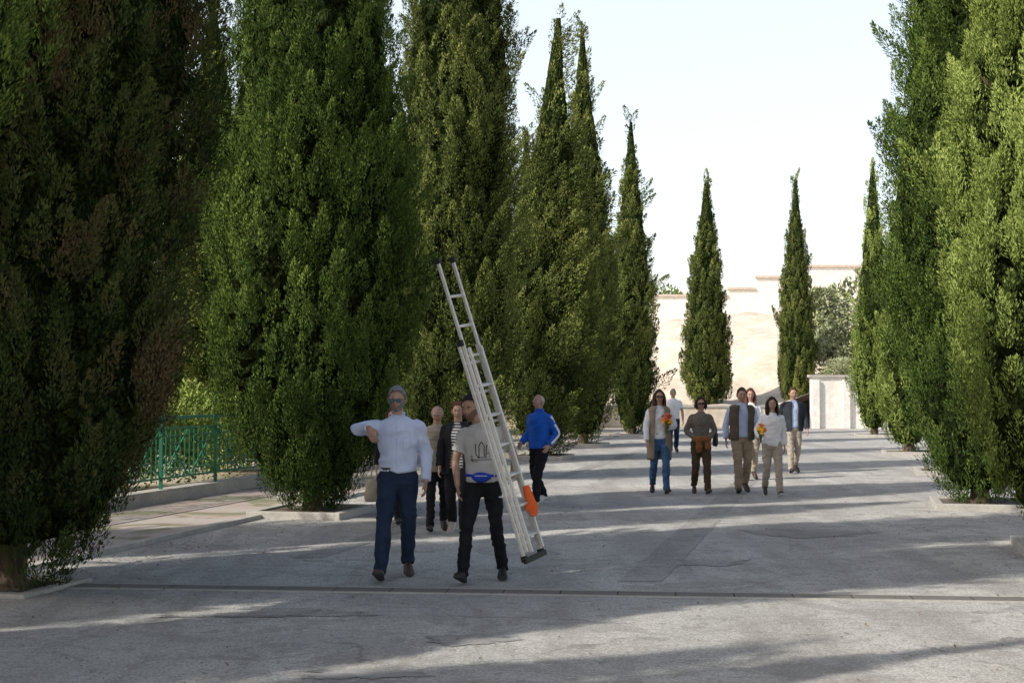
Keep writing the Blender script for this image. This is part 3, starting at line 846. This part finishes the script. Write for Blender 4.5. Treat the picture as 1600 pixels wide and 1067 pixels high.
mk('collar', combine([beam((.012,-.075,1.452),(.062,-.03,1.515),.008,.038,(0,1,.3)), beam((-.012,-.075,1.452),(-.062,-.03,1.515),.008,.038,(0,1,.3)), tube([(0,.005,1.485),(0,.005,1.525)],[(.064,.062),(.060,.060)],20)]), C_WHITE, e, False, .003)
decal(e, sh, 'placket', [[(0,1.43),(.002,.99)]], .012, C_WHITE)
decal(e, sh, 'pocket', [[(.05,1.29),(.12,1.29),(.12,1.19),(.085,1.175),(.05,1.19),(.05,1.29)]], .0018, cloth('cloth_seam', (.50,.54,.68), .1))

# man carrying the ladder
e, sh, J = person('man_carrying_ladder', -.27, 13.3, 1.71, -.12, 'm', 'L', .22, skin=SKIN2, top=dict(mat=C_TEE, sleeve='short', hem=.93, wr=.010, wf=16, loose=1.08),
   legs=C_BLACK, shoe=plain('shoe_black', (.015,.015,.017), .6), hair=H_DARK, hstyle='short', beard=cloth('stubble',(.19,.125,.09),.2,.8,60), head=(-.30,.12,-.08), headoff=(-.115,-.04), seed=14, voxel=.012,
   joints=dict(elL=(-.27,.02,1.13), wrL=(-.23,-.10,.89), shR=(.19,0,1.395), elR=(.31,-.02,1.16), wrR=(.31,-.20,1.00), hdR=(-.05,-.9,-.35), pnR=(-1,-.1,0),
               ankL=(-.15,-.26,0), kneeL=(-.13,-.17,.50), ankR=(.17,.14,0), kneeR=(.13,-.02,.49)), feet_pitch={'L': .32, 'R': -.15}, curlR=1.1, hose_w=.95)
decal(e, sh, 'shirt_print', [[(-.09,1.19),(-.09,1.13),(-.03,1.13)],[(-.055,1.30),(-.05,1.20),(-.02,1.16)],[(-.02,1.17),(-.02,1.28),(.005,1.32),(.03,1.28),(.03,1.17),(-.02,1.17)],
     [(.045,1.16),(.05,1.27),(.07,1.31),(.09,1.27),(.10,1.16)],[(.05,1.21),(.095,1.21)],[(-.10,1.145),(.10,1.15)]], .004, C_BLACK)
mk('waist_bag', combine([tube([(-.08,-.135,.99),(-.04,-.155,.985),(0,-.16,.983),(.04,-.155,.985),(.09,-.135,.99)], [(.02,.02),(.045,.03),(.05,.034),(.045,.03),(.02,.02)], 12, (0,0,1), 3), ring_band(.985,1.01,.178,.134)]), cloth('bag_blue',(.02,.06,.42),.2,.6), e, True)
mk('bag_zip', beam((-.055,-.192,1.0),(.065,-.192,1.0),.004,.006), C_PWHITE, e)
mk('trouser_mark', box((.185,-.135,.80),(.03,.004,.012)), C_PWHITE, e)

# ladder
e = empty('aluminium_ladder')
bt = np.array((.205, 12.80, .285)); tp = np.array((-.615, 12.90, 2.93))
ax = norm(tp-bt); wv = np.array((.155, .26, .02)); wv = wv-ax*np.dot(wv, ax)
nv = norm(np.cross(ax, wv))
if nv[1] > 0: nv = -nv
Lt = np.linalg.norm(tp-bt)
def sect(o, s0, s1, shrink):
    P = []; Rg = []
    for q in (-.5, .5):
        w = wv*q*shrink
        P.append(beam(bt+ax*s0+w+nv*o, bt+ax*s1+w+nv*o, .022, .030, nv))
    k = int((s1-s0)/.28)
    for i in range(k):
        c = bt+ax*(s0+.14+i*.28)+nv*o
        Rg.append(tube([c-wv*.49*shrink, c+wv*.49*shrink], [(.014,.014)]*2, 10))
    return P, Rg
P1_, R1_ = sect(-.02, 0, 2.0, 1.0); P2_, R2_ = sect(.012, .06, Lt, .84); P3_, R3_ = sect(.044, .05, 1.95, .66)
mk('side_rails', combine(P1_+P2_+P3_), ALU, e, False, .003)
mk('rungs', combine(R1_+R2_+R3_), ALU, e, True)
caps = []
for q, sk, o, s in ((-.5,1,-.02,0),(.5,1,-.02,0),(-.5,.84,.012,Lt),(.5,.84,.012,Lt),(-.5,1,0,2.0),(.5,1,0,2.0)):
    c = bt+wv*q*sk+nv*o+ax*s; caps.append(beam(c-ax*.02, c+ax*.035, .032, .06, nv))
caps.append(beam(bt-wv*.62-ax*.01, bt+wv*.62-ax*.01, .05, .035, nv))
mk('plastic_caps', combine(caps), M_BP, e, False, .004)
c = bt+ax*.50+wv*.3+nv*.07
me = remesh(combine([tube([c+ax*.12, c+ax*.04, c-ax*.03], [(.03,.022),(.040,.030),(.045,.03)], 12, (1,0,0), 3)]+hand_parts(c-ax*.01, -ax, (0,-1,0), 1, .3, 1.4)), .007, 2)
finish(me, 'orange_glove', ORANGE, e)

# person partly hidden behind the first man, with a shoulder bag
e, sh, J = person('woman_with_bag', -1.56, 18.6, 1.50, 0, 'f', 'R', .15, top=dict(mat=C_BLACK, hem=.90), legs=C_BLACK, shoe=S_DARK, hair=H_BROWN, hstyle='bob', seed=40)
mk('shoulder_bag', combine([tube([(-.30,-.02,.34),(-.30,-.02,.40),(-.29,-.02,.62),(-.28,-.02,.66)], [(.10,.05),(.13,.07),(.10,.06),(.06,.03)], 14, (1,0,0), 2), tube([(-.33,-.02,.64),(-.31,-.02,.82),(-.26,-.02,.9),(-.24,-.02,.80),(-.24,-.02,.64)],[.01]*5,6)]), C_BEIGE, e, True)

# elderly couple
quilt = lambda co: .007*np.abs(np.sin(co[:,2]*math.pi/.055))
e, sh, J = person('man_in_beige_jacket', -.93, 17.7, 1.55, .1, 'm', 'L', .16, top=dict(mat=C_BEIGE, hem=.84, loose=1.16, wr=.004, fn=quilt, sl=2, name='quilted_jacket'),
   legs=C_BLACK, shoe=S_DARK, hair=H_WHITE, hstyle='bald', head=(-.15,.25,0), seed=50, joints=dict(elL=(-.27,.02,1.15), wrL=(-.20,-.20,1.05), elR=(.27,.0,1.14), wrR=(.22,-.18,1.0)))
mk('zip', beam((0,-.152,.87),(0,-.120,1.42),.008,.004,(0,1,0)), LEATH, e)
e, sh, J = person('woman_in_striped_top', -.66, 17.4, 1.60, -.1, 'f', 'R', .18, top=dict(mat=C_STRIPE, hem=.86, loose=1.1, sl=.2), outer=dict(mat=C_BLACK, hem=.78, gap=.42, sleeve=True, name='cardigan'),
   legs=C_BLACK, shoe=plain('shoe_beige',(.4,.33,.27),.6), hair=H_RED, hstyle='short', head=(.1,.05,0), seed=55, slim=1.08, sole=S_WHITE)

# man in blue track jacket
e, sh, J = person('man_in_blue_jacket', .415, 21.5, 1.66, -.75, 'm', 'R', .20, top=dict(mat=C_BLUE, hem=.90, loose=1.12, name='track_jacket', sl=1.8), legs=C_BLACK, shoe=S_WHITE, sole=S_WHITE,
   hair=H_WHITE, hstyle='bald', head=(-.20,.12,0), seed=60, slim=1.08, joints=dict(elR=(.27,.10,1.14), wrR=(.27,-.08,.95), elL=(-.27,.06,1.15), wrL=(-.26,-.14,.98)))
for s in 'LR':
    q = -1 if s == 'L' else 1
    a, m_, b_2 = J['sh'+s], J['el'+s], J['wr'+s]
    mk('sleeve_stripe', tube([a+(q*.060,0,.03), (a+m_)/2+(q*.068,0,0), m_+(q*.064,.0,0), (m_+b_2)/2+(q*.060,0,0), b_2+(q*.052,.0,.03)], [(.006,.022)]*5, 8, (1,0,0), 3), C_PWHITE, e, True)
mk('jacket_collar', tube([(0,0,1.47),(0,0,1.53)], [(.075,.075),(.068,.070)], 18), C_BLUE, e, True)

def bouquet(e, c, cols, seed, down=0):
    r = np.random.default_rng(seed); c = np.array(c, float)
    for ci, col in enumerate(cols):
        parts = []
        for k in range(11):
            p = c+norm(r.normal(size=3))*r.uniform(.02,.09)+(0,-.02,.04); up = norm(p-c+(0,-.06,.03))
            s_ = norm(np.cross(up, (.3,.2,1))); o = np.cross(up, s_)
            for a in np.linspace(0, 6.28, 9)[:-1]:
                dd = s_*math.cos(a)+o*math.sin(a); sd = np.cross(up, dd)
                parts.append((np.array([p, p+dd*.022+sd*.012+up*.006, p+dd*.042+up*.010, p+dd*.022-sd*.012+up*.006]), [(0,1,2,3)]))
            parts.append(tube([p, p+up*.012], [.011,.008], 8))
        mk('flowers', combine(parts), col, e)
    mk('wrap', tube([c+(0,0,-.20), c+(0,0,-.05), c+(0,0,.02)], [(.012,.012),(.035,.035),(.065,.065)], 12), plain('stems_green',(.05,.10,.03),.7), e)
F_OR = plain('petal_orange', (.75,.16,.02), .6); F_YE = plain('petal_yellow', (.88,.55,.02), .6); F_RD = plain('petal_red', (.4,.04,.02), .6)

e, sh, J = person('woman_in_long_vest', 2.46, 23.8, 1.72, .0, 'f', 'R', .2, top=dict(mat=C_PWHITE, hem=.92, loose=1.06, sl=2.5), outer=dict(mat=C_VEST, hem=.55, gap=.5, name='long_vest'),
   legs=C_JEAN, shoe=S_DARK, hair=H_BROWN, hstyle='long', shades=GLASS, seed=70, hose_w=.98, joints=dict(wrR=(.13,-.22,1.12), elR=(.26,.0,1.14), hdR=(-.5,-.5,.2), pnR=(0,0,1)), curlR=1.0)
bouquet(e, (.10,-.30,1.22), (F_OR, F_RD, F_YE), 1)
e, sh, J = person('woman_in_taupe_top', 3.14, 23.7, 1.60, .0, 'f', 'R', .16, top=dict(mat=C_TAUPE, hem=.88, loose=1.12, wr=.003, sl=2), legs=C_BROWN, shoe=S_BROWN, hair=H_DARK, hstyle='bob', shades=GLASS, seed=75, hose_w=1.05,
   joints=dict(elL=(-.26,.02,1.14), wrL=(-.12,-.16,1.0), hdL=(.8,-.2,-.1), pnL=(0,1,0), elR=(.26,.02,1.14), wrR=(.12,-.16,1.0), hdR=(-.8,-.2,-.1), pnR=(0,1,0)))
finish(remesh(combine([tube([(-.17,-.14,.99),(-.06,-.19,1.0),(.06,-.19,1.0),(.17,-.14,.99)], [(.04,.03),(.055,.04),(.055,.04),(.04,.03)], 12, (0,0,1), 3), tube([(-.05,-.18,1.0),(-.06,-.19,.85),(-.05,-.18,.76)], [(.05,.02),(.07,.03),(.05,.02)], 12, (1,0,0), 2), tube([(.08,-.17,1.0),(.10,-.18,.88),(.09,-.17,.80)], [(.05,.02),(.06,.03),(.05,.02)], 12, (1,0,0), 2)]), .012), 'folded_jacket', C_RUST, e, .008, 30, 3)
mk('handbag', combine([tube([(.26,.03,.86),(.27,.03,.92),(.27,.03,1.08),(.26,.03,1.12)], [(.04,.10),(.05,.13),(.045,.12),(.03,.08)], 12, (1,0,0)), tube([(.26,.0,1.1),(.22,-.03,1.3),(.15,-.0,1.45)], [.01,.01,.01], 6)]), LEATH, e, True)
e, sh, J = person('man_in_vest', 3.87, 24.0, 1.75, .05, 'm', 'L', .2, top=dict(mat=C_LBLUE, hem=.93, loose=1.05, sl=1.4), outer=dict(mat=C_OLIVE, hem=.88, gap=.38, name='vest'), legs=C_KHAKI, shoe=S_BROWN,
   hair=H_BROWN, skin=SKIN2, seed=80, slim=1.05)
e, sh, J = person('woman_with_auburn_hair', 4.55, 27.2, 1.73, 0, 'f', 'L', .18, top=dict(mat=C_PWHITE, hem=.88, loose=1.08), legs=C_STONE, shoe=S_BROWN, hair=H_RED, hstyle='long', seed=85)
e, sh, J = person('woman_in_white_blouse', 4.235, 23.2, 1.60, -.02, 'f', 'R', .17, top=dict(mat=C_PWHITE, hem=.88, loose=1.16, sl=2.5, wr=.012), legs=C_STONE, shoe=S_DARK, sole=S_WHITE, hair=H_DARK, hstyle='long', seed=90, hose_w=1.0,
   joints=dict(elL=(-.27,.02,1.15), wrL=(-.24,-.22,1.06), hdL=(0,-.8,.2), pnL=(1,0,0)), curlL=1.1)
bouquet(e, (-.25,-.32,1.16), (F_YE, F_OR, F_YE), 5)
e, sh, J = person('man_in_navy_jacket', 5.78, 29.3, 1.74, .1, 'm', 'L', .18, top=dict(mat=C_LBLUE, hem=.93, sl=.1, wr=.003), outer=dict(mat=C_DNAVY, hem=.86, gap=.32, name='jacket', sleeve=True), legs=C_STONE, shoe=S_DARK, hair=H_BROWN, skin=SKIN2, seed=95, slim=1.05)
e, sh, J = person('man_in_white_polo', 4.30, 38, 1.68, 0, 'm', 'L', .18, top=dict(mat=C_PWHITE, hem=.93, sleeve='short', loose=1.05), legs=C_NAVY, shoe=S_DARK, hair=H_GREY, seed=99, slim=1.05)

# ------------------------------------------------------------------ light, sky, camera
el = math.radians(37); tv = Vector((1, .55, 0)).normalized()
v = Vector((tv.x*math.cos(el), tv.y*math.cos(el), -math.sin(el)))
sd = bpy.data.lights.new('sun', 'SUN'); sd.energy = 5; sd.angle = math.radians(.5); sd.color = (1, .955, .86)
so = bpy.data.objects.new('sun', sd); so.rotation_euler = v.to_track_quat('-Z', 'Y').to_euler(); so.location = (0,0,30); link(so)
w = bpy.data.worlds.new('World'); scene.world = w; w.use_nodes = True
n = w.node_tree; n.nodes.clear()
o = n.nodes.new('ShaderNodeOutputWorld'); b = n.nodes.new('ShaderNodeBackground'); s = n.nodes.new('ShaderNodeTexSky')
s.sky_type = 'NISHITA'; s.sun_disc = False; s.sun_elevation = el; s.sun_rotation = math.atan2(-v.x, -v.y)
s.air_density = 1.0; s.dust_density = 3.0; s.ozone_density = 1.0
b.inputs[1].default_value = .15
# white haze added to brighten the sky: strong over the low sky, thinning out above ~20 degrees
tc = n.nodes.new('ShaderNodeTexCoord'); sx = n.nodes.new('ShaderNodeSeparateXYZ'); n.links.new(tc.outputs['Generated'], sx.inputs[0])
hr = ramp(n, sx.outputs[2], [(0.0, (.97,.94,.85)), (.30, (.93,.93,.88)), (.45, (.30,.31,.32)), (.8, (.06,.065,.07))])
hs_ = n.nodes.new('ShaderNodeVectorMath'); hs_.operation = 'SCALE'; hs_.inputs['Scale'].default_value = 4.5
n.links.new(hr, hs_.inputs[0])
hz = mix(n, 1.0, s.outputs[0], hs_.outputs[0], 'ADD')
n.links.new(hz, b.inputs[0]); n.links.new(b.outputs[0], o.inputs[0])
cd = bpy.data.cameras.new('camera'); cd.lens = 50; cd.sensor_width = 36; cd.clip_end = 3000
co = bpy.data.objects.new('camera', cd); co.location = (0,0,1.82); co.rotation_euler = (math.radians(90+1.714),0,0); link(co)
scene.camera = co
scene.view_settings.view_transform = 'Standard'; scene.view_settings.look = 'None'; scene.view_settings.exposure = 0
